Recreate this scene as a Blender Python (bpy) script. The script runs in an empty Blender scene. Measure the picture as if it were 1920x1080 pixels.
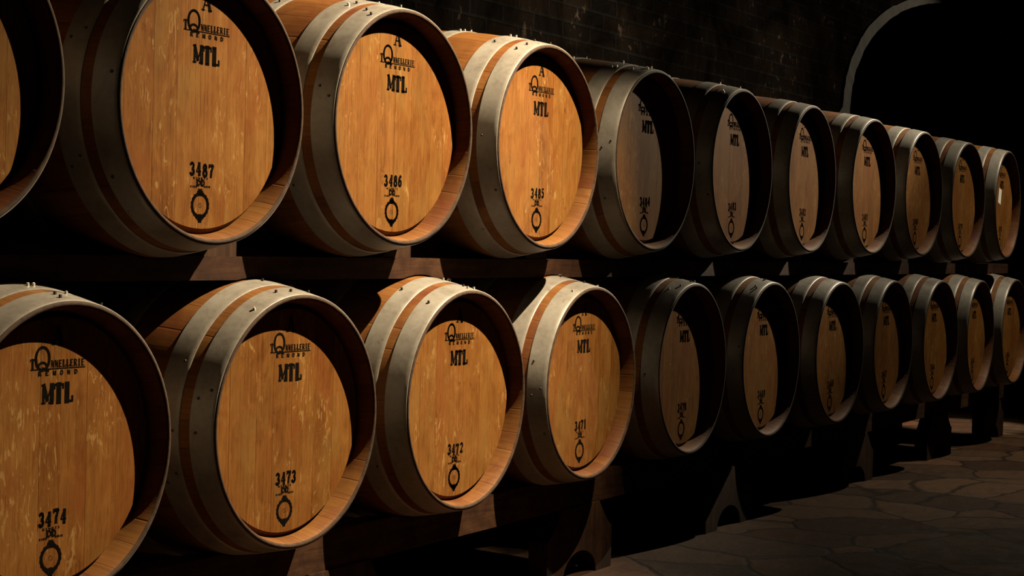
import bpy, bmesh, math, random
from mathutils import Vector, Matrix
random.seed(7)
PI = math.pi
SC = bpy.context.scene
COL = SC.collection

# ------------------------------------------------------------------ camera, exposure, lights
SC.view_settings.view_transform = 'Standard'
SC.view_settings.look = 'None'
SC.view_settings.gamma = 1.0
SC.view_settings.use_curve_mapping = False
SC.view_settings.exposure = 0.0

ZF = 1.040                      # camera height over the floor (floor is z = 0)
YAW, PITCH, ROLL, FPX = 1.04433, -0.02663, 0.02640, 3203.13
fwd = Vector((math.sin(YAW)*math.cos(PITCH), math.cos(YAW)*math.cos(PITCH), math.sin(PITCH)))
rt = Vector((math.cos(YAW), -math.sin(YAW), 0))
up = rt.cross(fwd)
rt2 = rt*math.cos(ROLL) + up*math.sin(ROLL)
up2 = -rt*math.sin(ROLL) + up*math.cos(ROLL)
cam_d = bpy.data.cameras.new('camera'); cam = bpy.data.objects.new('camera', cam_d); COL.objects.link(cam)
M = Matrix((rt2, up2, -fwd)).transposed().to_4x4()
M.translation = Vector((0, -2.33067, ZF))
cam.matrix_world = M
cam_d.sensor_width = 36.0; cam_d.lens = FPX/1920*36.0
cam_d.clip_start = 0.05; cam_d.clip_end = 100
SC.camera = cam

world = bpy.data.worlds.new('cellar_air'); SC.world = world; world.use_nodes = True
world.node_tree.nodes['Background'].inputs[0].default_value = (1.0, 0.85, 0.7, 1)
world.node_tree.nodes['Background'].inputs[1].default_value = 0.0

def spot(name, loc, target, power, angle, blend, color, size):
    l = bpy.data.lights.new(name, 'SPOT'); l.energy = power; l.spot_size = math.radians(angle); l.spot_blend = blend
    l.color = color; l.shadow_soft_size = size
    o = bpy.data.objects.new(name, l); COL.objects.link(o); o.location = loc
    o.rotation_euler = (Vector(target)-Vector(loc)).to_track_quat('-Z', 'Y').to_euler()
    return o
WARM = (1.0, 0.80, 0.52)
spot('near_ceiling_spotlight', (4.50, -1.33, ZF+2.23), (3.41, 0.0, ZF-0.32), 2620, 63.0, 0.97, WARM, 0.010)
# lamp further down the aisle, split into a narrow and an added weak wide spot
FARC = (1.0, 0.86, 0.62)
spot('far_narrow_spotlight', (9.75, -1.18, ZF+2.40), (7.50, 0.0, ZF+1.28), 1850, 42.0, 0.85, FARC, 0.012)
spot('far_wide_spotlight', (9.75, -1.18, ZF+2.40), (8.80, 0.0, ZF+0.45), 420, 92.0, 1.0, FARC, 0.012)
# added unseen spot at the far end, placed to light the arch edge
spot('added_arch_spotlight', (15.40, -1.30, ZF+2.40), (10.7, 1.2, ZF+1.0), 820, 28.0, 0.6, FARC, 0.012)
spot('added_floor_patch_spotlight', (10.40, 0.95, ZF+2.30), (10.35, 0.50, 0.0), 900, 17.0, 0.6, FARC, 0.012)  # added unseen spot that brightens the floor patch behind the rack

# ------------------------------------------------------------------ node helpers
def mat(name):
    m = bpy.data.materials.new(name); m.use_nodes = True
    nt = m.node_tree; b = nt.nodes['Principled BSDF']
    return m, nt, b
def nd(nt, typ, **kw):
    n = nt.nodes.new(typ)
    for k, v in kw.items():
        if k.startswith('i_'):
            key = k[2:]
            n.inputs[int(key) if key.isdigit() else key.replace('_', ' ')].default_value = v
        else: setattr(n, k, v)
    return n
def lk(nt, a, b): nt.links.new(a, b)
def mth(nt, op, a, b=None, c=None):
    n = nt.nodes.new('ShaderNodeMath'); n.operation = op
    for i, v in enumerate((a, b, c)):
        if v is None: continue
        if isinstance(v, (int, float)): n.inputs[i].default_value = v
        else: nt.links.new(v, n.inputs[i])
    return n.outputs[0]
def vmul(nt, v, s):
    n = nt.nodes.new('ShaderNodeVectorMath'); n.operation = 'MULTIPLY'
    nt.links.new(v, n.inputs[0]); n.inputs[1].default_value = s
    return n.outputs[0]
def vadd(nt, v, w):
    n = nt.nodes.new('ShaderNodeVectorMath'); n.operation = 'ADD'
    nt.links.new(v, n.inputs[0]); nt.links.new(w, n.inputs[1])
    return n.outputs[0]
def ramp(nt, f, stops):
    n = nt.nodes.new('ShaderNodeValToRGB'); e = n.color_ramp.elements
    while len(e) < len(stops): e.new(0.5)
    for i, (p, c) in enumerate(stops):
        e[i].position = p; e[i].color = (*c, 1) if len(c) == 3 else c
    nt.links.new(f, n.inputs[0]); return n.outputs[0]
def noise(nt, vec, scale=1.0, detail=3.0, rough=0.55, dist=0.0):
    n = nt.nodes.new('ShaderNodeTexNoise'); n.inputs['Scale'].default_value = scale
    n.inputs['Detail'].default_value = detail; n.inputs['Roughness'].default_value = rough
    n.inputs['Distortion'].default_value = dist
    nt.links.new(vec, n.inputs['Vector']); return n.outputs[0]
def mix(nt, f, a, b, typ='MIX'):
    n = nt.nodes.new('ShaderNodeMix'); n.data_type = 'RGBA'; n.blend_type = typ; n.clamp_factor = True
    for i, v in ((0, f), (6, a), (7, b)):
        if isinstance(v, (int, float)): n.inputs[i].default_value = v
        elif isinstance(v, tuple): n.inputs[i].default_value = (*v, 1)
        else: nt.links.new(v, n.inputs[i])
    return n.outputs[2]
def seed_vec(nt):
    """per-object offset so that no two barrels share the same grain"""
    oi = nt.nodes.new('ShaderNodeObjectInfo')
    return vmul(nt, oi.outputs['Location'], (7.31, 3.1, 13.7)), oi.outputs['Location']
def bump(nt, b, h, strength, dist):
    n = nt.nodes.new('ShaderNodeBump'); n.inputs['Strength'].default_value = strength; n.inputs['Distance'].default_value = dist
    nt.links.new(h, n.inputs['Height']); nt.links.new(n.outputs[0], b.inputs['Normal'])

# ------------------------------------------------------------------ materials
def setcol(nt, b, col, k):
    """base colour: the pattern scaled down evenly to weaken bounced light and deepen the shade"""
    lk(nt, vmul(nt, col, (k, k, k)), b.inputs['Base Color'])
K_WOOD, K_STEEL, K_TIMB = 0.22, 0.27, 0.17  # kept low so that little light bounces into the shade
def make_head_oak():
    m, nt, b = mat('head_oak')
    tc = nd(nt, 'ShaderNodeTexCoord'); sv, loc = seed_vec(nt)
    sx = nd(nt, 'ShaderNodeSeparateXYZ'); lk(nt, tc.outputs['Object'], sx.inputs[0])
    sl = nd(nt, 'ShaderNodeSeparateXYZ'); lk(nt, loc, sl.inputs[0])
    seed = mth(nt, 'ADD', mth(nt, 'MULTIPLY', sl.outputs[0], 5.37), mth(nt, 'MULTIPLY', sl.outputs[2], 9.1))
    xs = mth(nt, 'ADD', mth(nt, 'DIVIDE', sx.outputs[0], 0.071), mth(nt, 'FRACT', seed))
    wob = nd(nt, 'ShaderNodeTexNoise', noise_dimensions='1D'); wob.inputs['Scale'].default_value = 0.8
    lk(nt, mth(nt, 'ADD', xs, seed), wob.inputs['W'])
    xs = mth(nt, 'ADD', xs, mth(nt, 'MULTIPLY', wob.outputs[0], 0.9))
    pid = mth(nt, 'FLOOR', xs)
    wn = nd(nt, 'ShaderNodeTexWhiteNoise', noise_dimensions='2D')
    cb = nd(nt, 'ShaderNodeCombineXYZ'); lk(nt, pid, cb.inputs[0]); lk(nt, mth(nt, 'FLOOR', mth(nt, 'MULTIPLY', seed, 3.0)), cb.inputs[1])
    lk(nt, cb.outputs[0], wn.inputs['Vector'])
    ptone = wn.outputs['Value']
    off = nd(nt, 'ShaderNodeCombineXYZ'); lk(nt, mth(nt, 'MULTIPLY', ptone, 31.0), off.inputs[1]); lk(nt, mth(nt, 'MULTIPLY', ptone, 17.0), off.inputs[2])
    base = vadd(nt, vadd(nt, tc.outputs['Object'], sv), off.outputs[0])
    grain = noise(nt, vmul(nt, base, (210, 40, 7)), 1.0, 5, 0.6, 0.3)
    fine = noise(nt, vmul(nt, base, (620, 60, 22)), 1.0, 2, 0.6)
    broad = noise(nt, vmul(nt, base, (17, 10, 8)), 1.0, 5, 0.66, 0.9)
    tone = mth(nt, 'ADD', mth(nt, 'MULTIPLY', grain, 0.40), mth(nt, 'MULTIPLY', broad, 0.52))
    tone = mth(nt, 'ADD', tone, mth(nt, 'MULTIPLY', ptone, 0.09))
    col = ramp(nt, tone, [(0.30, (0.22, 0.072, 0.014)), (0.42, (0.38, 0.142, 0.030)), (0.55, (0.53, 0.218, 0.050)), (0.72, (0.68, 0.330, 0.088))])
    # olive and reddish casts drifting over the boards
    cast = noise(nt, vmul(nt, base, (8, 6, 4)), 1.0, 3, 0.55, 0.5)
    col = mix(nt, ramp(nt, cast, [(0.52, (0, 0, 0)), (0.68, (0.55, 0.55, 0.55))]), col, (0.50, 0.265, 0.070))
    col = mix(nt, ramp(nt, cast, [(0.32, (0.6, 0.6, 0.6)), (0.46, (0, 0, 0))]), col, (0.44, 0.135, 0.034))
    # silver-grain flecks of quarter-sawn oak
    fl1 = noise(nt, vmul(nt, base, (70, 40, 19)), 1.0, 3, 0.62, 1.6)
    fmask = noise(nt, vmul(nt, base, (9, 9, 5)), 1.0, 2, 0.5)
    fle = mth(nt, 'MULTIPLY', ramp(nt, fl1, [(0.575, (0, 0, 0)), (0.64, (1, 1, 1))]), ramp(nt, fmask, [(0.50, (0, 0, 0)), (0.60, (1, 1, 1))]))
    col = mix(nt, mth(nt, 'MULTIPLY', fle, 0.60), col, (0.92, 0.56, 0.20))
    # dark pores
    pore = ramp(nt, fine, [(0.30, (0.62, 0.55, 0.5)), (0.44, (1, 1, 1))])
    col = mix(nt, 1.0, col, pore, 'MULTIPLY')
    # wine spatter and grime
    st = noise(nt, vmul(nt, base, (38, 20, 26)), 1.0, 4, 0.7)
    stm = noise(nt, vmul(nt, base, (5, 5, 4)), 1.0, 1, 0.5)
    col = mix(nt, mth(nt, 'MULTIPLY', ramp(nt, st, [(0.62, (0, 0, 0)), (0.70, (1, 1, 1))]), ramp(nt, stm, [(0.48, (0, 0, 0)), (0.62, (0.6, 0.6, 0.6))])), col, (0.20, 0.062, 0.022))
    # joints between head boards
    fr = mth(nt, 'FRACT', xs)
    edge = mth(nt, 'MINIMUM', fr, mth(nt, 'SUBTRACT', 1.0, fr))
    seam = ramp(nt, edge, [(0.0, (0.62, 0.56, 0.52)), (0.016, (1, 1, 1))])
    col = mix(nt, 1.0, col, seam, 'MULTIPLY')
    setcol(nt, b, col, K_WOOD)
    b.inputs['Roughness'].default_value = 0.60
    b.inputs['Specular IOR Level'].default_value = 0.03
    bump(nt, b, mth(nt, 'ADD', mth(nt, 'MULTIPLY', grain, 0.6), ramp(nt, edge, [(0.0, (0, 0, 0)), (0.02, (1, 1, 1))])), 0.35, 0.0012)
    return m

def make_stave_oak():
    m, nt, b = mat('stave_oak')
    tc = nd(nt, 'ShaderNodeTexCoord'); sv, loc = seed_vec(nt)
    su = nd(nt, 'ShaderNodeSeparateXYZ'); lk(nt, tc.outputs['UV'], su.inputs[0])
    sl = nd(nt, 'ShaderNodeSeparateXYZ'); lk(nt, loc, sl.inputs[0])
    seed = mth(nt, 'ADD', mth(nt, 'MULTIPLY', sl.outputs[0], 4.1), mth(nt, 'MULTIPLY', sl.outputs[2], 7.7))
    xs = mth(nt, 'ADD', mth(nt, 'MULTIPLY', su.outputs[0], 29.0), mth(nt, 'FRACT', seed))
    wob = nd(nt, 'ShaderNodeTexNoise', noise_dimensions='1D'); wob.inputs['Scale'].default_value = 0.7
    lk(nt, xs, wob.inputs['W'])
    xs = mth(nt, 'ADD', xs, mth(nt, 'MULTIPLY', wob.outputs[0], 0.8))
    pid = mth(nt, 'FLOOR', xs)
    wn = nd(nt, 'ShaderNodeTexWhiteNoise', noise_dimensions='2D')
    cb = nd(nt, 'ShaderNodeCombineXYZ'); lk(nt, pid, cb.inputs[0]); lk(nt, mth(nt, 'FLOOR', mth(nt, 'MULTIPLY', seed, 3.0)), cb.inputs[1])
    lk(nt, cb.outputs[0], wn.inputs['Vector']); pt = wn.outputs['Value']
    v = nd(nt, 'ShaderNodeCombineXYZ')
    lk(nt, mth(nt, 'MULTIPLY', su.outputs[0], 240.0), v.inputs[0]); lk(nt, mth(nt, 'MULTIPLY', su.outputs[1], 5.0), v.inputs[1]); lk(nt, mth(nt, 'ADD', seed, mth(nt, 'MULTIPLY', pt, 23.0)), v.inputs[2])
    grain = noise(nt, v.outputs[0], 1.0, 5, 0.6, 0.4)
    base = vadd(nt, tc.outputs['Object'], sv)
    broad = noise(nt, base, 7.0, 4, 0.6, 0.5)
    tone = mth(nt, 'ADD', mth(nt, 'ADD', mth(nt, 'MULTIPLY', grain, 0.42), mth(nt, 'MULTIPLY', broad, 0.42)), mth(nt, 'MULTIPLY', pt, 0.16))
    col = ramp(nt, tone, [(0.30, (0.21, 0.070, 0.016)), (0.44, (0.36, 0.135, 0.030)), (0.58, (0.50, 0.205, 0.048)), (0.74, (0.62, 0.31, 0.085))])
    # wine staining in red-brown clouds
    st = noise(nt, vmul(nt, base, (4.5, 6, 4.5)), 1.0, 4, 0.62, 0.8)
    col = mix(nt, ramp(nt, st, [(0.48, (0, 0, 0)), (0.66, (0.85, 0.85, 0.85))]), col, (0.28, 0.066, 0.024))
    fr = mth(nt, 'FRACT', xs); edge = mth(nt, 'MINIMUM', fr, mth(nt, 'SUBTRACT', 1.0, fr))
    col = mix(nt, 1.0, col, ramp(nt, edge, [(0.0, (0.66, 0.60, 0.56)), (0.025, (1, 1, 1))]), 'MULTIPLY')
    setcol(nt, b, col, K_WOOD)
    b.inputs['Roughness'].default_value = 0.55; b.inputs['Specular IOR Level'].default_value = 0.10
    bump(nt, b, mth(nt, 'ADD', mth(nt, 'MULTIPLY', grain, 0.5), ramp(nt, edge, [(0.0, (0, 0, 0)), (0.04, (1, 1, 1))])), 0.4, 0.0012)
    return m

def make_steel():
    m, nt, b = mat('galvanized_steel')
    tc = nd(nt, 'ShaderNodeTexCoord'); sv, loc = seed_vec(nt)
    base = vadd(nt, tc.outputs['Object'], sv)
    n1 = noise(nt, base, 9.0, 5, 0.6, 0.5); n2 = noise(nt, base, 70.0, 3, 0.6)
    f = mth(nt, 'ADD', mth(nt, 'MULTIPLY', n1, 0.7), mth(nt, 'MULTIPLY', n2, 0.3))
    col = ramp(nt, f, [(0.32, (0.34, 0.29, 0.24)), (0.5, (0.50, 0.45, 0.38)), (0.68, (0.62, 0.57, 0.49))])
    rust = noise(nt, vmul(nt, base, (22, 30, 22)), 1.0, 4, 0.7)
    col = mix(nt, ramp(nt, rust, [(0.66, (0, 0, 0)), (0.74, (0.7, 0.7, 0.7))]), col, (0.17, 0.085, 0.045))
    setcol(nt, b, col, K_STEEL)
    b.inputs['Metallic'].default_value = 0.12; b.inputs['Specular IOR Level'].default_value = 0.3
    lk(nt, ramp(nt, n1, [(0.3, (0.36,)*3), (0.7, (0.50,)*3)]), b.inputs['Roughness'])
    bump(nt, b, n1, 0.25, 0.002)
    return m

def make_plain(name, col, rough=0.7, metal=0.0, var=0.25, scale=20):
    m, nt, b = mat(name)
    tc = nd(nt, 'ShaderNodeTexCoord')
    n = noise(nt, tc.outputs['Object'], scale, 4, 0.6)
    lo = tuple(c*(1-var) for c in col); hi = tuple(min(1, c*(1+var)) for c in col)
    lk(nt, ramp(nt, n, [(0.3, lo), (0.7, hi)]), b.inputs['Base Color'])
    b.inputs['Roughness'].default_value = rough; b.inputs['Specular IOR Level'].default_value = 0.15 if not metal else 0.5; b.inputs['Metallic'].default_value = metal
    bump(nt, b, n, 0.2, 0.002)
    return m

def make_beam_wood():
    m, nt, b = mat('old_beam_wood')
    tc = nd(nt, 'ShaderNodeTexCoord'); sv, loc = seed_vec(nt)
    base = vadd(nt, tc.outputs['Object'], sv)
    g = noise(nt, vmul(nt, base, (5, 60, 60)), 1.0, 5, 0.6, 0.5)
    k = noise(nt, base, 16.0, 4, 0.65, 0.4)
    f = mth(nt, 'ADD', mth(nt, 'MULTIPLY', g, 0.5), mth(nt, 'MULTIPLY', k, 0.5))
    col = ramp(nt, f, [(0.34, (0.050, 0.017, 0.007)), (0.5, (0.125, 0.045, 0.017)), (0.66, (0.23, 0.100, 0.040))])
    setcol(nt, b, col, K_TIMB); b.inputs['Roughness'].default_value = 0.85; b.inputs['Specular IOR Level'].default_value = 0.10
    bump(nt, b, f, 0.5, 0.004)
    return m

def make_trestle_wood():
    m, nt, b = mat('trestle_wood')
    tc = nd(nt, 'ShaderNodeTexCoord'); sv, loc = seed_vec(nt)
    base = vadd(nt, tc.outputs['Object'], sv)
    g = noise(nt, vmul(nt, base, (55, 55, 5)), 1.0, 5, 0.6, 0.5)
    k = noise(nt, base, 12.0, 4, 0.65, 0.4)
    f = mth(nt, 'ADD', mth(nt, 'MULTIPLY', g, 0.5), mth(nt, 'MULTIPLY', k, 0.5))
    col = ramp(nt, f, [(0.34, (0.045, 0.018, 0.008)), (0.5, (0.115, 0.046, 0.019)), (0.66, (0.21, 0.100, 0.042))])
    setcol(nt, b, col, K_TIMB); b.inputs['Roughness'].default_value = 0.85; b.inputs['Specular IOR Level'].default_value = 0.10
    bump(nt, b, f, 0.5, 0.004)
    return m

def make_brick():
    m, nt, b = mat('sooty_brick')
    tc = nd(nt, 'ShaderNodeTexCoord')
    br = nd(nt, 'ShaderNodeTexBrick'); lk(nt, tc.outputs['UV'], br.inputs['Vector'])
    for k, v in (('Scale', 1.0), ('Mortar Size', 0.008), ('Brick Width', 0.26), ('Row Height', 0.075), ('Mortar Smooth', 0.3), ('Bias', 0.0)):
        br.inputs[k].default_value = v
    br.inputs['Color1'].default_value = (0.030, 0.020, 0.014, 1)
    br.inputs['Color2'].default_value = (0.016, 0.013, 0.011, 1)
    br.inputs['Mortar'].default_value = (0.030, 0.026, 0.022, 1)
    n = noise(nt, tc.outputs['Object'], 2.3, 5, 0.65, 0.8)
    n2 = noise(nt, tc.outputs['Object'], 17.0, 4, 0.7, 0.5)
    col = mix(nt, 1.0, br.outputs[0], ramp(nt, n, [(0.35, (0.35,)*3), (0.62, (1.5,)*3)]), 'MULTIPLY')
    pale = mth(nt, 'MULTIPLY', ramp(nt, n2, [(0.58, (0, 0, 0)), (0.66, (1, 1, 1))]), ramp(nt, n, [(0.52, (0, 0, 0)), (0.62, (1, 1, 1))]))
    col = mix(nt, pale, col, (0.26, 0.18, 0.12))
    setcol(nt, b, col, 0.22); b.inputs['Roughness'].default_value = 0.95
    b.inputs['Specular IOR Level'].default_value = 0.0
    bump(nt, b, mth(nt, 'ADD', mth(nt, 'SUBTRACT', 1.0, br.outputs[1]), mth(nt, 'MULTIPLY', n2, 0.6)), 0.6, 0.012)
    return m

def make_flagstone():
    m, nt, b = mat('flagstone_floor')
    tc = nd(nt, 'ShaderNodeTexCoord')
    wn = nd(nt, 'ShaderNodeTexNoise'); wn.inputs['Scale'].default_value = 2.6; wn.inputs['Detail'].default_value = 3
    lk(nt, tc.outputs['Object'], wn.inputs['Vector'])
    warp = vadd(nt, tc.outputs['Object'], vmul(nt, wn.outputs['Color'], (0.22, 0.22, 0)))
    flat = vmul(nt, warp, (1, 1, 0))
    v1 = nd(nt, 'ShaderNodeTexVoronoi'); v1.inputs['Scale'].default_value = 2.7; lk(nt, flat, v1.inputs['Vector'])
    v2 = nd(nt, 'ShaderNodeTexVoronoi'); v2.feature = 'DISTANCE_TO_EDGE'; v2.inputs['Scale'].default_value = 2.7; lk(nt, flat, v2.inputs['Vector'])
    sc = nd(nt, 'ShaderNodeSeparateXYZ'); lk(nt, v1.outputs['Color'], sc.inputs[0])
    n = noise(nt, tc.outputs['Object'], 9.0, 6, 0.68, 0.7)
    n3 = noise(nt, tc.outputs['Object'], 40.0, 4, 0.65)
    nst = noise(nt, vmul(nt, warp, (5, 19, 1)), 1.0, 5, 0.65, 0.6)
    f = mth(nt, 'ADD', mth(nt, 'MULTIPLY', sc.outputs[0], 0.42), mth(nt, 'ADD', mth(nt, 'MULTIPLY', n, 0.30), mth(nt, 'MULTIPLY', nst, 0.40)))
    col = ramp(nt, f, [(0.25, (0.060, 0.028, 0.014)), (0.5, (0.150, 0.078, 0.041)), (0.70, (0.28, 0.150, 0.080)), (0.9, (0.46, 0.27, 0.155))])
    red = ramp(nt, sc.outputs[1], [(0.62, (1, 1, 1)), (0.85, (1.0, 0.72, 0.58))])
    col = mix(nt, 1.0, col, red, 'MULTIPLY')
    joint = ramp(nt, v2.outputs[0], [(0.008, (0.22, 0.19, 0.17)), (0.035, (1, 1, 1))])
    col = mix(nt, 1.0, col, joint, 'MULTIPLY')
    setcol(nt, b, col, 0.21)
    lk(nt, ramp(nt, n, [(0.3, (0.65,)*3), (0.7, (0.9,)*3)]), b.inputs['Roughness']); b.inputs['Specular IOR Level'].default_value = 0.10
    h = mth(nt, 'ADD', mth(nt, 'MULTIPLY', ramp(nt, v2.outputs[0], [(0.0, (0, 0, 0)), (0.04, (1, 1, 1))]), 0.5), mth(nt, 'ADD', mth(nt, 'MULTIPLY', n, 1.1), mth(nt, 'MULTIPLY', n3, 0.25)))
    h = mth(nt, 'ADD', h, mth(nt, 'MULTIPLY', sc.outputs[2], 0.4))
    bump(nt, b, h, 0.5, 0.010)
    return m

HEAD = make_head_oak(); STAVE = make_stave_oak(); STEEL = make_steel()
BEAM = make_beam_wood(); TREST = make_trestle_wood(); BRICK = make_brick(); FLAG = make_flagstone()
INK = make_plain('black_stencil_ink', (0.0035, 0.0028, 0.0024), 0.6, 0, 0.4, 90)
INK.node_tree.nodes['Principled BSDF'].inputs['Specular IOR Level'].default_value = 0.0; INK.node_tree.nodes['Principled BSDF'].inputs['Roughness'].default_value = 0.9
NAIL = make_plain('dark_iron', (0.035, 0.028, 0.024), 0.5, 0.6, 0.3, 60)
NAILB = make_plain('bright_iron', (0.5, 0.46, 0.40), 0.4, 0.6, 0.3, 60)
STONE = make_plain('pale_arch_stone', (0.017, 0.0125, 0.009), 0.9, 0, 0.65, 11)
PAPER = make_plain('white_paper', (0.50, 0.47, 0.42), 0.7, 0, 0.06, 30)
ENDG = make_plain('dark_end_grain', (0.030, 0.016, 0.009), 0.85, 0, 0.5, 60)  # stave ends at the lip, darker than the staves
BUNG = make_plain('bung_silicone', (0.42, 0.36, 0.28), 0.6, 0, 0.1, 30)

# ------------------------------------------------------------------ object helpers
def link_mesh(name, bm, m, parent=None, smooth=True, loc=(0, 0, 0)):
    me = bpy.data.meshes.new(name); bm.normal_update(); bm.to_mesh(me); bm.free()
    if smooth:
        for p in me.polygons: p.use_smooth = True
    me.materials.append(m)
    o = bpy.data.objects.new(name, me); COL.objects.link(o); o.location = loc
    if parent: o.parent = parent
    return o
def tag(o, label, cat, group=None):
    o['label'] = label; o['category'] = cat
    if group: o['group'] = group
def empty(name, loc):
    o = bpy.data.objects.new(name, None); COL.objects.link(o); o.location = loc; o.empty_display_size = 0.1
    return o

def lathe(profile, n=128, y_v=True, closed=True):
    """profile of (r, y) revolved about the y axis, with a UV of (turn, y)"""
    bm = bmesh.new(); uv = bm.loops.layers.uv.new('UVMap')
    rings = []
    for r, y in profile:
        if r < 1e-6: rings.append([bm.verts.new((0, y, 0))])
        else: rings.append([bm.verts.new((r*math.cos(2*PI*i/n), y, r*math.sin(2*PI*i/n))) for i in range(n)])
    k = len(profile)
    for a in range(k if closed else k-1):
        A, B = rings[a], rings[(a+1) % k]
        va, vb = profile[a][1], profile[(a+1) % k][1]
        for i in range(n):
            j = (i+1) % n
            if len(A) == 1 and len(B) == 1: continue
            if len(A) == 1: vs = [A[0], B[i], B[j]]; uvs = [(i/n, va), (i/n, vb), ((i+1)/n, vb)]
            elif len(B) == 1: vs = [A[i], B[0], A[j]]; uvs = [(i/n, va), (i/n, vb), ((i+1)/n, va)]
            else: vs = [A[i], B[i], B[j], A[j]]; uvs = [(i/n, va), (i/n, vb), ((i+1)/n, vb), ((i+1)/n, va)]
            f = bm.faces.new(vs)
            for lp, t in zip(f.loops, uvs): lp[uv].uv = t
    bmesh.ops.recalc_face_normals(bm, faces=bm.faces)
    return bm
def mark_sharp(o, ang=35):
    me = o.data
    bm = bmesh.new(); bm.from_mesh(me)
    for e in bm.edges:
        if len(e.link_faces) == 2 and e.calc_face_angle(0) > math.radians(ang): e.smooth = False
    bm.to_mesh(me); bm.free()

# ------------------------------------------------------------------ barrel
BL = 0.95; RH = 0.2835; RB = 0.3425
def rad(y):
    t = (y-BL/2)/(BL/2)
    return RB-(RB-RH)*t*t
HEADY = 0.040
def bevel_profile(y0, y1, t):
    """a thin sheet-steel band hugging the staves between y0 and y1"""
    n = 5; pts = []
    for i in range(n+1):
        y = y0+(y1-y0)*i/n; pts.append((rad(y)+0.0002, y))
    out = [(rad(y1)+t*0.6, y1+0.0001), (rad(y1-0.0012)+t, y1-0.0012)]
    for i in range(n-1, 0, -1):
        y = y0+(y1-y0)*i/n; out.append((rad(y)+t, y))
    out += [(rad(y0+0.0012)+t, y0+0.0012), (rad(y0)+t*0.6, y0-0.0001)]
    return pts+out

def sym(a): return [(r, BL-y) for r, y in reversed(a)]

# --- stencil lettering (flat strokes, a third of a millimetre proud of the head)
def stroke(bm, pts, w, t0=-0.00030, closed=False):
    """polyline in (x, z) turned into a flat ribbon of width w with a small thickness"""
    n = len(pts)
    segs = [(pts[i], pts[(i+1) % n]) for i in range(n if closed else n-1)]
    for (x0, z0), (x1, z1) in segs:
        dx, dz = x1-x0, z1-z0; L = math.hypot(dx, dz)
        if L < 1e-7: continue
        dx, dz = dx/L, dz/L
        e = w*0.22
        x0e, z0e, x1e, z1e = x0-dx*e, z0-dz*e, x1+dx*e, z1+dz*e
        px, pz = -dz*w/2, dx*w/2
        c = [(x0e+px, z0e+pz), (x1e+px, z1e+pz), (x1e-px, z1e-pz), (x0e-px, z0e-pz)]
        vs = [bm.verts.new((x, t0, z)) for x, z in c]
        f = bm.faces.new(vs); f.normal_update()
        if f.normal.y > 0: f.normal_flip()
def arc(cx, cz, rx, rz, a0, a1, n=14):
    return [(cx+rx*math.cos(math.radians(a0+(a1-a0)*i/n)), cz+rz*math.sin(math.radians(a0+(a1-a0)*i/n))) for i in range(n+1)]
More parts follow.
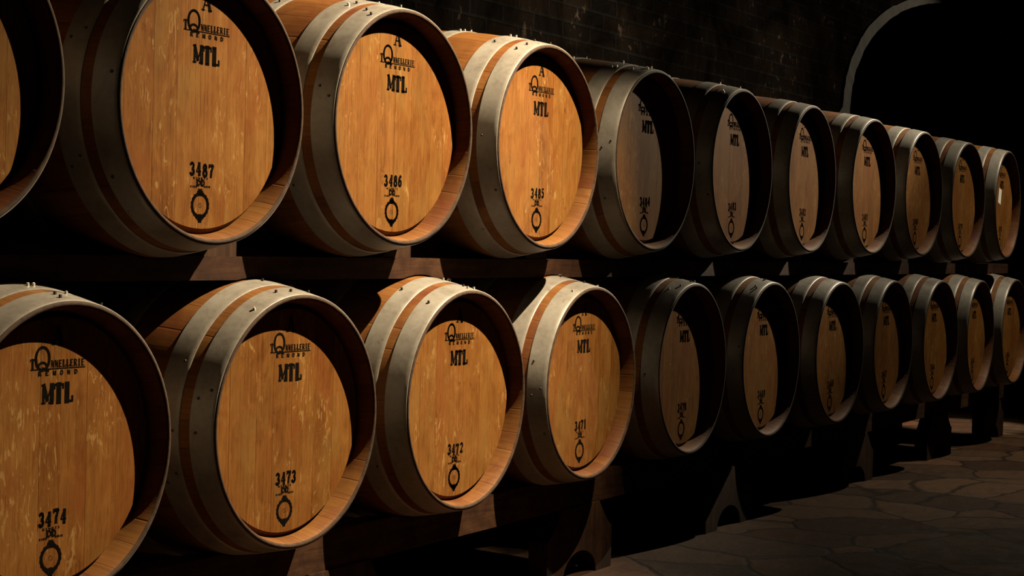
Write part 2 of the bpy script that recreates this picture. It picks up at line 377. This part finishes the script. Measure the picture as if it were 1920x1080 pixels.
# glyphs on a unit box: list of (polyline, weight) where weight 1 = thick, 0.45 = thin
G = {
 'M': [([(.14, 0), (.14, 1)], .60), ([(.16, 1), (.48, .15)], .85), ([(.48, .15), (.84, 1)], .35), ([(.86, 0), (.86, 1)], 1.05), ([(0, .03), (.3, .03)], .4), ([(.62, .03), (1, .03)], .4), ([(0, .97), (.22, .97)], .4), ([(.8, .97), (1, .97)], .4)],
 'T': [([(.5, 0), (.5, 1)], 1.2), ([(0, .95), (1, .95)], .5), ([(.04, .95), (.04, .74)], .45), ([(.96, .95), (.96, .74)], .45), ([(.28, .03), (.72, .03)], .4)],
 'L': [([(.28, 0), (.28, 1)], 1.2), ([(.05, .04), (1, .04)], .5), ([(.96, .04), (.96, .30)], .5), ([(.06, .97), (.52, .97)], .4)],
 'A': [([(.1, 0), (.5, 1)], .5), ([(.5, 1), (.88, 0)], 1.1), ([(.26, .34), (.76, .34)], .45), ([(-.05, .03), (.28, .03)], .4), ([(.66, .03), (1.06, .03)], .4)],
 'N': [([(.14, 0), (.14, 1)], .55), ([(.14, 1), (.84, 0)], 1.0), ([(.86, 0), (.86, 1)], .55)],
 'E': [([(.2, 0), (.2, 1)], 1.0), ([(.1, .05), (.95, .05)], .5), ([(.1, .95), (.92, .95)], .5), ([(.2, .52), (.75, .52)], .5)],
 'R': [([(.2, 0), (.2, 1)], 1.0), ([(.2, .95), (.7, .95), (.9, .75), (.7, .52), (.2, .52)], .55), ([(.5, .52), (.95, 0)], .8)],
 'I': [([(.5, 0), (.5, 1)], 1.0), ([(.2, .03), (.8, .03)], .4), ([(.2, .97), (.8, .97)], .4)],
 'O': [(arc(.5, .5, .38, .46, 0, 360, 20), .8)],
 'D': [([(.2, 0), (.2, 1)], 1.0), ([(.1, .96), (.55, .96), (.9, .7), (.9, .3), (.55, .04), (.1, .04)], .7)],
 '0': [(arc(.5, .5, .34, .45, 0, 360, 20), .9)],
 '1': [([(.5, 0), (.5, 1)], 1.1), ([(.25, .8), (.5, .98)], .6), ([(.2, .03), (.8, .03)], .4)],
 '2': [(arc(.5, .72, .32, .24, 165, -20, 10)+[(.2, .06)], .8), ([(.14, .07), (.86, .07)], .8), ([(.86, .07), (.86, .25)], .5)],
 '3': [(arc(.46, .74, .32, .22, 160, -80, 10), .85), (arc(.46, .27, .35, .24, 85, -160, 10), .95)],
 '4': [([(.66, 0), (.66, 1)], 1.1), ([(.62, .98), (.06, .34)], .5), ([(.04, .30), (.98, .30)], .5), ([(.42, .03), (.9, .03)], .4)],
 '5': [([(.22, .95), (.86, .95)], .7), ([(.22, .95), (.22, .55)], .6), (arc(.48, .32, .34, .28, 110, -150, 12), .9)],
 '6': [(arc(.5, .28, .32, .26, 0, 360, 16), .85), ([(.20, .34), (.26, .70), (.52, .95), (.78, .9)], .9)],
 '7': [([(.08, .93), (.92, .93)], 1.0), ([(.90, .93), (.55, .45), (.46, 0)], .95), ([(.08, .93), (.08, .74)], .5)],
 '8': [(arc(.5, .74, .27, .21, 0, 360, 16), .85), (arc(.5, .27, .34, .25, 0, 360, 16), .9)],
 '9': [(arc(.5, .70, .32, .26, 0, 360, 16), .85), ([(.80, .66), (.74, .30), (.48, .05), (.22, .1)], .9)],
}
def glyph(bm, ch, x, z, w, h, sw, rot=0.0, t0=-0.0003):
    for pts, k in G[ch]:
        q = [(x+(px-0.5)*w*math.cos(rot)-(pz-0.5)*h*math.sin(rot), z+(px-0.5)*w*math.sin(rot)+(pz-0.5)*h*math.cos(rot)) for px, pz in pts]
        stroke(bm, q, sw*k, t0)
def word(bm, s, x0, x1, z, h, sw, fill=0.78):
    n = len(s); p = (x1-x0)/n
    for i, ch in enumerate(s):
        if ch == ' ': continue
        glyph(bm, ch, x0+(i+0.5)*p, z, p*fill, h, sw)

def top_stencil():
    bm = bmesh.new()
    glyph(bm, 'A', 0.004, 0.218, 0.028, 0.034, 0.0080)
    # MTL
    glyph(bm, 'M', -0.0195, 0.1085, 0.030, 0.036, 0.0100); glyph(bm, 'T', 0.0090, 0.1085, 0.024, 0.036, 0.0105); glyph(bm, 'L', 0.035, 0.1085, 0.021, 0.036, 0.0105)
    # cooper's name with the tall oval second letter, underlined
    for i in range(2): stroke(bm, arc(-0.034, 0.1755, 0.0175-i*0.0025, 0.0215, 0, 360, 36), 0.0058 if i == 0 else 0.003)
    stroke(bm, arc(-0.034, 0.162, 0.010, 0.006, 180, 0, 10), 0.005)
    stroke(bm, [(-0.034, 0.157), (-0.018, 0.153)], 0.006)
    glyph(bm, 'T', -0.059, 0.1665, 0.012, 0.018, 0.0045)
    word(bm, 'NNELLERIE', -0.013, 0.076, 0.1650, 0.0130, 0.0036, 0.80)
    stroke(bm, [(-0.064, 0.1555), (0.077, 0.1555)], 0.0024)
    word(bm, 'REMOND', -0.050, 0.062, 0.1475, 0.0080, 0.0036, 0.42)
    return bm
def medal_stencil():
    bm = bmesh.new()
    x0 = -0.004
    word(bm, 'EINEII', x0-0.024, x0+0.024, -0.1480, 0.0035, 0.0020, 0.8)
    glyph(bm, 'D', x0-0.006, -0.1575, 0.013, 0.012, 0.0055); glyph(bm, 'D', x0+0.007, -0.1575, 0.011, 0.012, 0.0055)
    word(bm, 'EIEN', x0-0.031, x0-0.010, -0.1660, 0.0035, 0.0020, 0.8); word(bm, 'NIEIE', x0+0.010, x0+0.031, -0.1650, 0.0035, 0.0020, 0.8)
    zc = -0.2045
    for k in range(3): stroke(bm, arc(x0, zc, 0.0262-k*0.0022, 0.0262-k*0.0022, 0, 360, 40), 0.0032)
    for k in range(18):          # leaf tips round the wreath
        a = 2*PI*k/18
        stroke(bm, [(x0+0.026*math.cos(a), zc+0.026*math.sin(a)), (x0+0.0280*math.cos(a+0.18), zc+0.0280*math.sin(a+0.18))], 0.0026)
    stroke(bm, [(x0-0.007, zc+0.027), (x0+0.007, zc+0.027)], 0.008); stroke(bm, [(x0, zc+0.022), (x0, zc+0.032)], 0.012)
    stroke(bm, [(x0-0.012, zc-0.021), (x0, zc-0.031), (x0+0.012, zc-0.021)], 0.009); stroke(bm, [(x0, zc-0.020), (x0, zc-0.034)], 0.010)
    for k in range(9):           # faint rays in the middle of the medal
        a = 2*PI*k/9+0.3
        stroke(bm, [(x0+0.003*math.cos(a), zc+0.003*math.sin(a)), (x0+0.0055*math.cos(a), zc+0.0055*math.sin(a))], 0.0008)
    return bm
def number_mesh(s, seed):
    rnd = random.Random(seed); bm = bmesh.new()
    for i, ch in enumerate(s):
        glyph(bm, ch, -0.001+(i-1.5)*0.0190+rnd.uniform(-.0008, .0008), -0.130+rnd.uniform(-.0018, .0018)+(0.0025 if seed % 3 == 0 and i > 1 else 0), 0.0140, 0.026, 0.0070, rnd.uniform(-.05, .05))
    return bm

def build_barrel_template():
    root = empty('oak_barrel', (0, 0, 0))
    ins = [(0.2640, 0.062), (0.2648, 0.050), (0.2675, 0.030), (0.2745, 0.004)]          # inner face of the chime
    lip = [(0.2765, 0.0012), (0.2785, 0.0), (0.2815, 0.0), (0.2833, 0.0010)]
    N = 36
    outer = [(rad(0.004+(BL-0.008)*i/N), 0.004+(BL-0.008)*i/N) for i in range(N+1)]
    prof = ins+lip+outer+sym(ins+lip)
    st = link_mesh('staves', lathe(prof, 144), STAVE, root); mark_sharp(st, 50)
    st.data.materials.append(ENDG)
    for p in st.data.polygons:
        y = p.center.y; r = math.hypot(p.center.x, p.center.z)
        if (y < 0.0035 or y > BL-0.0035) and r > 0.2738: p.material_index = 1
    for side in (0, 1):
        f = (lambda y: y) if side == 0 else (lambda y: BL-y)
        prof = [(0.0, f(HEADY)), (0.12, f(HEADY)), (0.2530, f(HEADY)), (0.2545, f(HEADY+0.0012)), (0.2625, f(HEADY+0.0120)), (0.2640, f(HEADY+0.0130)), (0.2640, f(HEADY+0.020)), (0.0, f(HEADY+0.020))]
        h = link_mesh('head', lathe(prof, 128, closed=False), HEAD, root); mark_sharp(h, 25)
        if side == 0: head = h
    link_mesh('maker_stencil', top_stencil(), INK, head, smooth=False, loc=(0, HEADY, 0))
    link_mesh('medal_stencil', medal_stencil(), INK, head, smooth=False, loc=(0, HEADY, 0))
    hoops = []
    for y0, y1 in ((0.0034, 0.0600), (0.0850, 0.1400), (0.2650, 0.3100)):
        for a, b_ in ((y0, y1), (BL-y1, BL-y0)):
            h = link_mesh('hoop', lathe(bevel_profile(a, b_, 0.0028 if y0 < .2 else 0.0024), 144), STEEL, root); mark_sharp(h, 40); hoops.append((h, a, b_))
    # the bung closing the hole on top of the belly
    bm = bmesh.new()
    bmesh.ops.create_cone(bm, cap_ends=True, segments=24, radius1=0.026, radius2=0.022, depth=0.014, matrix=Matrix.Translation((0, 0, 0)))
    bmesh.ops.bevel(bm, geom=[e for e in bm.edges if e.calc_length() < 0.02], offset=0.001, segments=1)
    link_mesh('bung', bm, BUNG, root, smooth=False, loc=(0, BL/2, RB+0.0055))
    return root, hoops
TEMPLATE, THOOPS = build_barrel_template()

def nail_mesh():
    bm = bmesh.new()
    bmesh.ops.create_cube(bm, size=1.0, matrix=Matrix.Diagonal((0.0038, 0.0050, 0.0075, 1)))
    bmesh.ops.bevel(bm, geom=bm.edges[:], offset=0.0009, segments=2)
    me = bpy.data.meshes.new('hoop_nail'); bm.to_mesh(me); bm.free(); me.materials.append(NAIL); return me
def rivet_mesh():
    bm = bmesh.new()
    bmesh.ops.create_uvsphere(bm, u_segments=12, v_segments=8, radius=0.0034)
    for v in bm.verts: v.co.z *= 0.5
    me = bpy.data.meshes.new('rivet'); bm.to_mesh(me); bm.free(); me.materials.append(NAIL)
    for p in me.polygons: p.use_smooth = True
    return me
NM, RM = nail_mesh(), rivet_mesh()
NMB = NM.copy(); NMB.materials.clear(); NMB.materials.append(NAILB)

US, U0, UZ = 0.7194, 2.0497, 0.2725
LS, L0, LZ = 0.7187, 2.3627, -0.4140
# how far each barrel lies from its even spacing: dx, dy, dz, turn (radians)
UPOSE = [[0.0002, -0.0007, 0.0, 0.0002], [0.0006, -0.0111, -0.0079, -0.0235], [-0.0072, -0.0135, -0.0009, -0.0369], [0.0063, -0.0015, -0.0024, -0.0159], [-0.0017, 0.0084, -0.0013, -0.0078], [0.0007, 0.0177, 0.0044, 0.015], [-0.0007, 0.0247, 0.0057, 0.0292], [-0.0017, 0.0067, 0.0051, -0.0058], [-0.0005, 0.007, 0.0016, -0.0037], [0.0031, -0.0037, -0.0033, -0.0164], [0.0007, -0.0155, -0.0015, 0.0189]]
LPOSE = [[-0.0008, -0.0034, -0.0031, -0.0014], [0.0177, 0.0002, -0.0017, -0.0349], [-0.0106, -0.0136, 0.0011, -0.0128], [-0.0087, 0.001, 0.002, 0.001], [0.007, 0.0078, 0.0061, 0.0184], [0.0012, 0.0067, 0.0049, 0.0027], [-0.0011, -0.0064, 0.0008, -0.0006], [0.0039, 0.0035, 0.0018, 0.0103], [-0.0015, -0.0055, -0.0018, -0.0029], [-0.004, -0.0023, -0.0058, 0.0249], [-0.0012, -0.0046, -0.0042, -0.0033]]
def barrel(x, z, pose, num, label, group, detail, first=False):
    rnd = random.Random(num)
    if first: root = TEMPLATE
    else:
        root = TEMPLATE.copy(); COL.objects.link(root)
    dx, dy, dz, a = pose
    root.location = (x+dx+BL/2*math.sin(a), dy+BL/2-BL/2*math.cos(a), z+dz+ZF); root.rotation_euler = (0, 0, a)
    kids = [c for c in SRC]
    made = []
    for c in kids:
        if first: cc = c
        else:
            cc = c.copy(); COL.objects.link(cc); cc.parent = root
            for g in SUB.get(c.name, []):
                gg = g.copy(); COL.objects.link(gg); gg.parent = cc
        made.append(cc)
    head = next(o for o in made if o.data.name.startswith('head') and abs(sum(v.co.y for v in o.data.vertices)/len(o.data.vertices)) < 0.2)
    n = link_mesh('number_stencil', number_mesh(str(num), num), INK, head, smooth=False, loc=(0, HEADY, 0))
    # each barrel was set down a little differently
    if detail:
        hs = [o for o in made if o.data.name.startswith('hoop')]
        for o in hs:
            ys = [v.co.y for v in o.data.vertices]; ym = (min(ys)+max(ys))/2
            if ym > 0.30: continue
            rr = rad(ym)+0.003
            for k in range(4):
                a = math.radians(rnd.uniform(66, 122)) if k else math.radians(90+rnd.uniform(-4, 4))
                yy = ym+rnd.uniform(-.018, .018)
                q = bpy.data.objects.new('hoop_nail', NM if rnd.random() < .55 else NMB); COL.objects.link(q); q.parent = o
                r2 = rad(yy)+0.0052
                q.location = (r2*math.cos(a), yy, r2*math.sin(a)); q.rotation_euler = (0, PI/2-a, 0)
            for a in (rnd.uniform(150, 165), rnd.uniform(170, 186), rnd.uniform(200, 214)):
                for s in (-1, 1):
                    if rnd.random() < .55: continue
                    q = bpy.data.objects.new('rivet', RM); COL.objects.link(q); q.parent = o
                    yy = ym+s*0.013; aa = math.radians(a+s*2.0); r2 = rad(yy)+0.0042
                    q.location = (r2*math.cos(aa), yy, r2*math.sin(aa)); q.rotation_euler = (0, PI/2-aa, 0)
    tag(root, label, 'barrel', group)
    return root, head
SRC = list(TEMPLATE.children)
SUB = {c.name: list(c.children) for c in SRC}

ORD = ['first', 'second', 'third', 'fourth', 'fifth', 'sixth']
def label_up(k, num):
    if k == 0: return 'upper oak barrel cut off by the left edge of the photo, beside barrel 3487'
    if k == 1: return 'large upper oak barrel stencilled 3487, deep shade round its rim'
    if k == 2: return 'upper oak barrel stencilled 3486, brightly lit between 3487 and 3485'
    if k == 3: return 'upper oak barrel stencilled 3485, last brightly lit one of its row'
    if k == 10: return 'smallest, rightmost upper barrel, with a white paper slip on its head'
    return '%s dim oak barrel to the right of barrel 3485, upper row' % ORD[k-4]
def label_lo(k, num):
    if k == 0: return 'lower oak barrel stencilled 3474, half cut off by the left edge'
    if k == 1: return 'lower oak barrel stencilled 3473, with a stained cream steel hoop'
    if k == 2: return 'lower oak barrel stencilled 3472, between barrels 3473 and 3471'
    if k == 3: return 'lower oak barrel stencilled 3471, last brightly lit one below'
    if k == 10: return 'smallest, rightmost lower barrel, cut off by the right edge'
    return '%s dim oak barrel to the right of barrel 3471, lower row' % ORD[k-4]
for k in range(11):
    r, head = barrel(U0+US*k, UZ, UPOSE[k], 3488-k, label_up(k, 3488-k), 'oak barrels on the upper rails', k < 6, first=(k == 0))
    if k == 10:
        bm = bmesh.new(); bmesh.ops.create_cube(bm, size=1.0, matrix=Matrix.Diagonal((0.060, 0.0006, 0.080, 1)))
        o = link_mesh('paper_slip', bm, PAPER, head, smooth=False, loc=(-0.035, HEADY-0.0008, 0.045)); o.rotation_euler = (0, math.radians(12), 0); o['label'] = 'small white paper slip'
for k in range(11):
    barrel(L0+LS*k, LZ, LPOSE[k], 3474-k, label_lo(k, 3474-k), 'oak barrels on the lower rails', k < 6)

# ------------------------------------------------------------------ rails, notched where the barrels sit
def rail(name, x0, x1, y0, y1, z0, z1, above=None, below=None):
    """long timber; above / below = (first centre, pitch, axis height) of the barrels bedded in it"""
    bm = bmesh.new(); n = int((x1-x0)/0.012)
    rows = []
    def lim(x, y, z, a, s):
        if a is None: return z
        c0, zc, dy, ya = min(a, key=lambda q: abs(x-q[0])); d = abs((x-c0)+(y-BL/2)*ya); R = rad(y-dy)+0.0036+0.0010
        if d >= R: return z
        h = math.sqrt(R*R-d*d)
        return min(z, zc-h) if s > 0 else max(z, zc+h)
    for i in range(n+1):
        x = x0+(x1-x0)*i/n; row = []
        for y in (y0, (y0+y1)/2, y1): row.append((bm.verts.new((x, y, lim(x, y, z1, above, 1))), bm.verts.new((x, y, lim(x, y, z0, below, -1)))))
        rows.append(row)
    for i in range(n):
        a, b_ = rows[i], rows[i+1]
        for j in range(2):
            bm.faces.new((a[j][0], b_[j][0], b_[j+1][0], a[j+1][0])); bm.faces.new((a[j][1], a[j+1][1], b_[j+1][1], b_[j][1]))
        bm.faces.new((a[0][0], a[0][1], b_[0][1], b_[0][0])); bm.faces.new((a[2][0], b_[2][0], b_[2][1], a[2][1]))
    for row in (rows[0], rows[-1]):
        for j in range(2): bm.faces.new((row[j][0], row[j+1][0], row[j+1][1], row[j][1]))
    bmesh.ops.recalc_face_normals(bm, faces=bm.faces)
    return link_mesh(name, bm, BEAM, smooth=False)
Z = ZF
def rows_of(x0, p, z, poses): return [(x0+p*k+q[0], Z+z+q[2], q[1], q[3]) for k, q in enumerate(poses)]
UA = rows_of(U0, US, UZ, UPOSE); LA = rows_of(L0, LS, LZ, LPOSE)
XE = 9.95
o = rail('support_beam', 1.2, XE, 0.150, 0.270, Z-0.1015, Z-0.0480, above=UA, below=LA); tag(o, 'front dark timber beam carrying the upper barrels, resting on the lower ones', 'beam')
o = rail('support_beam', 1.2, XE, 0.700, 0.800, Z-0.1015, Z-0.0480, above=UA, below=LA); tag(o, 'rear dark timber beam under the back ends of the upper barrels', 'beam')
o = rail('support_beam', 1.2, XE, 0.150, 0.215, Z-0.8180, Z-0.7220, above=LA); tag(o, 'front thick timber beam under the lower barrels, standing on trestle feet', 'beam')
o = rail('support_beam', 1.2, XE, 0.735, 0.800, Z-0.8180, Z-0.7220, above=LA); tag(o, 'rear thick timber beam under the back ends of the lower barrels', 'beam')

# ------------------------------------------------------------------ trestle feet
def foot_outline():
    """half-timber foot: broad base with an arch cut out, ogee shoulders, narrow head"""
    W, H = 0.215, 0.222
    pts = [(-W, 0), (-W, 0.135)]
    for i in range(1, 9):
        t = i/8; pts.append((-W+(W-0.125)*t, 0.135+(H-0.135)*t**1.4 if i < 8 else H))
    pts += [(-x, z) for x, z in reversed(pts)]
    aw, ah = 0.105, 0.085
    arch = [(aw*math.cos(PI*i/14), ah*math.sin(PI*i/14)) for i in range(15)]
    return pts, arch
def build_foot(x, y, label):
    pts, arch = foot_outline(); th = 0.065
    bm = bmesh.new()
    # strips between the arch / base line and the top outline, sampled along x
    xs = sorted(set([-0.215+0.43*i/86 for i in range(87)]+[-0.11, 0.11]))
    def top(xx):
        up_ = [p for p in pts if True]
        half = [p for p in pts[:10]]
        ax = -abs(xx)
        for (xa, za), (xb, zb) in zip(half[1:], half[2:]):
            if xa <= ax <= xb and xb > xa: return za+(zb-za)*(ax-xa)/(xb-xa)
        return 0.222
    def bot(xx): return 0.080*math.sqrt(max(0, 1-(xx/0.11)**2)) if abs(xx) < 0.11 else 0.0
    V = [[bm.verts.new((xx, yy, zz)) for yy in (-th/2, th/2) for zz in (bot(xx), top(xx))] for xx in xs]
    for a, b_ in zip(V, V[1:]):
        bm.faces.new((a[0], b_[0], b_[1], a[1])); bm.faces.new((a[2], a[3], b_[3], b_[2]))
        bm.faces.new((a[1], b_[1], b_[3], a[3])); bm.faces.new((a[0], a[2], b_[2], b_[0]))
    for v in (V[0], V[-1]): bm.faces.new((v[0], v[1], v[3], v[2]))
    bmesh.ops.recalc_face_normals(bm, faces=bm.faces)
    o = link_mesh('trestle_foot', bm, TREST, smooth=False, loc=(x, y, 0))
    tag(o, label, 'trestle', 'wooden trestle feet under the lower beams')
    return o
FX = [3.45, 4.73, 5.92, 7.38, 8.66, 9.73]
FL = ['wooden trestle foot nearest the camera under the front beam, below barrel 3473',
      'arched wooden trestle foot under the front beam, below barrel 3471',
      'arched wooden trestle foot under the front beam, second from the bright floor corner',
      'wooden trestle foot under the front beam, middle of the dim floor edge',
      'wooden trestle foot under the front beam, left of the lit floor patch behind',
      'farthest wooden trestle foot under the front beam, right of the lit floor patch']
for x, l in zip(FX, FL): build_foot(x, 0.178, l)
for x, l in zip(FX, FL): build_foot(x, 0.772, l.replace('front beam', 'rear beam'))

# ------------------------------------------------------------------ chocks that keep the barrels from rolling
CH = None
def chock(cx, s, y, ztop, zc, label, group):
    global CH
    if CH is None:
        bm = bmesh.new()
        P = [(0.115, 0.0), (0.258, 0.0), (0.258, 0.038), (0.186, 0.033), (0.150, 0.015), (0.130, 0.005)]
        f = [bm.verts.new((x, -0.030, z)) for x, z in P]; b_ = [bm.verts.new((x, 0.030, z)) for x, z in P]
        bm.faces.new(f); bm.faces.new(b_[::-1])
        for i in range(len(P)):
            j = (i+1) % len(P); bm.faces.new((f[i], f[j], b_[j], b_[i]))
        bmesh.ops.recalc_face_normals(bm, faces=bm.faces)
        CH = bpy.data.meshes.new('wooden_chock'); bm.to_mesh(CH); bm.free(); CH.materials.append(TREST)
    o = bpy.data.objects.new('wooden_chock', CH); COL.objects.link(o)
    o.location = (cx, y, ztop); o.rotation_euler = (0, 0, 0 if s > 0 else PI)
    tag(o, label, 'chock', group)
for k in range(11):
    num = 3488-k
    nm = ('barrel %d' % num) if 1 <= k <= 3 else ('the upper barrel at the left edge' if k == 0 else 'the %s dim barrel right of 3485' % (ORD[k-4] if k < 10 else 'last'))
    for s in ((1,) if k < 10 else ()):
        chock(U0+US*k+UPOSE[k][0], s, 0.1825, Z-0.0480, 0, 'wooden chock under the right side of %s' % nm, 'chocks on the upper beam')
# ------------------------------------------------------------------ setting
def structure(o): o['kind'] = 'structure'; return o
bm = bmesh.new()
bmesh.ops.create_grid(bm, x_segments=190, y_segments=60, size=0.5, matrix=Matrix.Translation((6.5, 0.4, 0)) @ Matrix.Diagonal((20.2, 9.2, 1, 1)))
floor = structure(link_mesh('floor', bm, FLAG, smooth=True))

YB, YFR = 1.30, -4.10          # back and front walls of the aisle
YC, ZS = (YB+YFR)/2, ZF+2.20   # centre line and springing height of the vault
AO, BO = (YB-YFR)/2, 1.05
def sweep(name, pts, x0, x1, m, nx=60):
    bm = bmesh.new(); uv = bm.loops.layers.uv.new('UVMap')
    s = [0]
    for a, b_ in zip(pts, pts[1:]): s.append(s[-1]+math.hypot(b_[0]-a[0], b_[1]-a[1]))
    V = [[bm.verts.new((x0+(x1-x0)*i/nx, y, z)) for y, z in pts] for i in range(nx+1)]
    for i in range(nx):
        for j in range(len(pts)-1):
            f = bm.faces.new((V[i][j], V[i+1][j], V[i+1][j+1], V[i][j+1]))
            for lp, (a, c) in zip(f.loops, ((i, j), (i+1, j), (i+1, j+1), (i, j+1))): lp[uv].uv = (x0+(x1-x0)*a/nx, s[c])
    return structure(link_mesh(name, bm, m))
def ell(a, b_, a0, a1, n): return [(YC+a*math.cos(a0+(a1-a0)*i/n), ZS+b_*math.sin(a0+(a1-a0)*i/n)) for i in range(n+1)]
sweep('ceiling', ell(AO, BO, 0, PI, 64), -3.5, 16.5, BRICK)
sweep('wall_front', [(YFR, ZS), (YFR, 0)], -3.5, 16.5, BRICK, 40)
# back wall with an arched opening into a dark side bay
AX, AA, AZ, AB, WT = 13.22, 2.80, ZF+0.90, 0.97, 0.45     # centre, half width, springing, rise, wall thickness
def arch_z(x): 
    t = (x-AX)/AA
    return AZ+AB*math.sqrt(max(0.0, 1-t*t))
def back_wall():
    bm = bmesh.new(); uv = bm.loops.layers.uv.new('UVMap')
    xs = sorted(set([-3.5+i*0.5 for i in range(41)]+[AX-AA*math.cos(PI*i/48) for i in range(49)]))
    def quad(P, U):
        f = bm.faces.new([bm.verts.new(p) for p in P])
        for lp, u in zip(f.loops, U): lp[uv].uv = u
    for a, b_ in zip(xs, xs[1:]):
        m_ = (a+b_)/2
        za = zb = 0.0
        if abs(m_-AX) < AA: za, zb = arch_z(a), arch_z(b_)
        quad([(a, YB, za), (b_, YB, zb), (b_, YB, ZS), (a, YB, ZS)], [(a, za), (b_, zb), (b_, ZS), (a, ZS)])
        if abs(m_-AX) < AA: quad([(a, YB, za), (a, YB+WT, za), (b_, YB+WT, zb), (b_, YB, zb)], [(0, a), (WT, a), (WT, b_), (0, b_)])
    for x in (AX-AA, AX+AA): quad([(x, YB, 0), (x, YB, AZ), (x, YB+WT, AZ), (x, YB+WT, 0)], [(0, 0), (0, AZ), (WT, AZ), (WT, 0)])
    bmesh.ops.remove_doubles(bm, verts=bm.verts[:], dist=1e-5)
    bmesh.ops.recalc_face_normals(bm, faces=bm.faces)
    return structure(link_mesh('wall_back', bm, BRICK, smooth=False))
back_wall()
def bay():
    bm = bmesh.new(); uv = bm.loops.layers.uv.new('UVMap')
    x0, x1, y0, y1, z1 = AX-AA-0.3, AX+AA+0.3, YB+WT, YB+WT+3.0, ZF+2.3
    for P in ([(x0, y0), (x0, y1)], [(x0, y1), (x1, y1)], [(x1, y1), (x1, y0)]):
        (a, b_), (c, d) = P
        f = bm.faces.new([bm.verts.new(v) for v in ((a, b_, 0), (c, d, 0), (c, d, z1), (a, b_, z1))])
        L = math.hypot(c-a, d-b_)
        for lp, u in zip(f.loops, ((0, 0), (L, 0), (L, z1), (0, z1))): lp[uv].uv = u
    for z in (z1,):
        f = bm.faces.new([bm.verts.new(v) for v in ((x0, y0, z), (x1, y0, z), (x1, y1, z), (x0, y1, z))])
        for lp in f.loops: lp[uv].uv = (lp.vert.co.x, lp.vert.co.y)
    return structure(link_mesh('wall_bay', bm, BRICK, smooth=False))
bay()
def end_wall(name, x):
    bm = bmesh.new(); uv = bm.loops.layers.uv.new('UVMap')
    pts = [(YB, 0)]+ell(AO, BO, 0, PI, 48)+[(YFR, 0)]
    f = bm.faces.new([bm.verts.new((x, y, z)) for y, z in pts])
    for lp in f.loops: lp[uv].uv = (lp.vert.co.y, lp.vert.co.z)
    return structure(link_mesh(name, bm, BRICK, smooth=False))
end_wall('wall_left', -3.5); end_wall('wall_right', 16.5)
def arch_ring():
    """narrow worn stone ring round the opening, standing just proud of the brick"""
    rnd = random.Random(3); bm = bmesh.new(); pr = 0.012
    line = [(-1.0, z) for z in (0.0, 0.5, 1.0, 1.5)]
    P = []
    for z in [i*0.1 for i in range(0, int(AZ/0.1)+1)]: P.append((AX-AA, z, -1, 0, 0.20))
    n = 84
    for i in range(n+1):
        t = PI-PI*i/n; nx, nz = math.cos(t)/AA, math.sin(t)/AB; L = math.hypot(nx, nz)
        wdt = 0.14-0.09*min(1, math.sin(t)*1.1)
        P.append((AX+AA*math.cos(t), AZ+AB*math.sin(t), nx/L, nz/L, wdt))
    for z in [i*0.1 for i in range(int(AZ/0.1), -1, -1)]: P.append((AX+AA, z, 1, 0, 0.20))
    V = []
    for i, (x, z, nx, nz, w) in enumerate(P):
        j0, j1 = rnd.uniform(-.003, .003), rnd.uniform(-.006, .006)
        a = (x+nx*j0, z+nz*j0); b_ = (x+nx*(w+j1), z+nz*(w+j1)); dy = rnd.uniform(-.002, .002)
        V.append([bm.verts.new((a[0], YB+0.05, a[1])), bm.verts.new((a[0], YB-pr+dy, a[1])), bm.verts.new((b_[0], YB-pr+dy, b_[1])), bm.verts.new((b_[0], YB+0.05, b_[1]))])
    for a, b_ in zip(V, V[1:]):
        for q in range(3): bm.faces.new((a[q], a[q+1], b_[q+1], b_[q]))
    bmesh.ops.recalc_face_normals(bm, faces=bm.faces)
    return structure(link_mesh('trim_1', bm, STONE, smooth=False))
arch_ring()
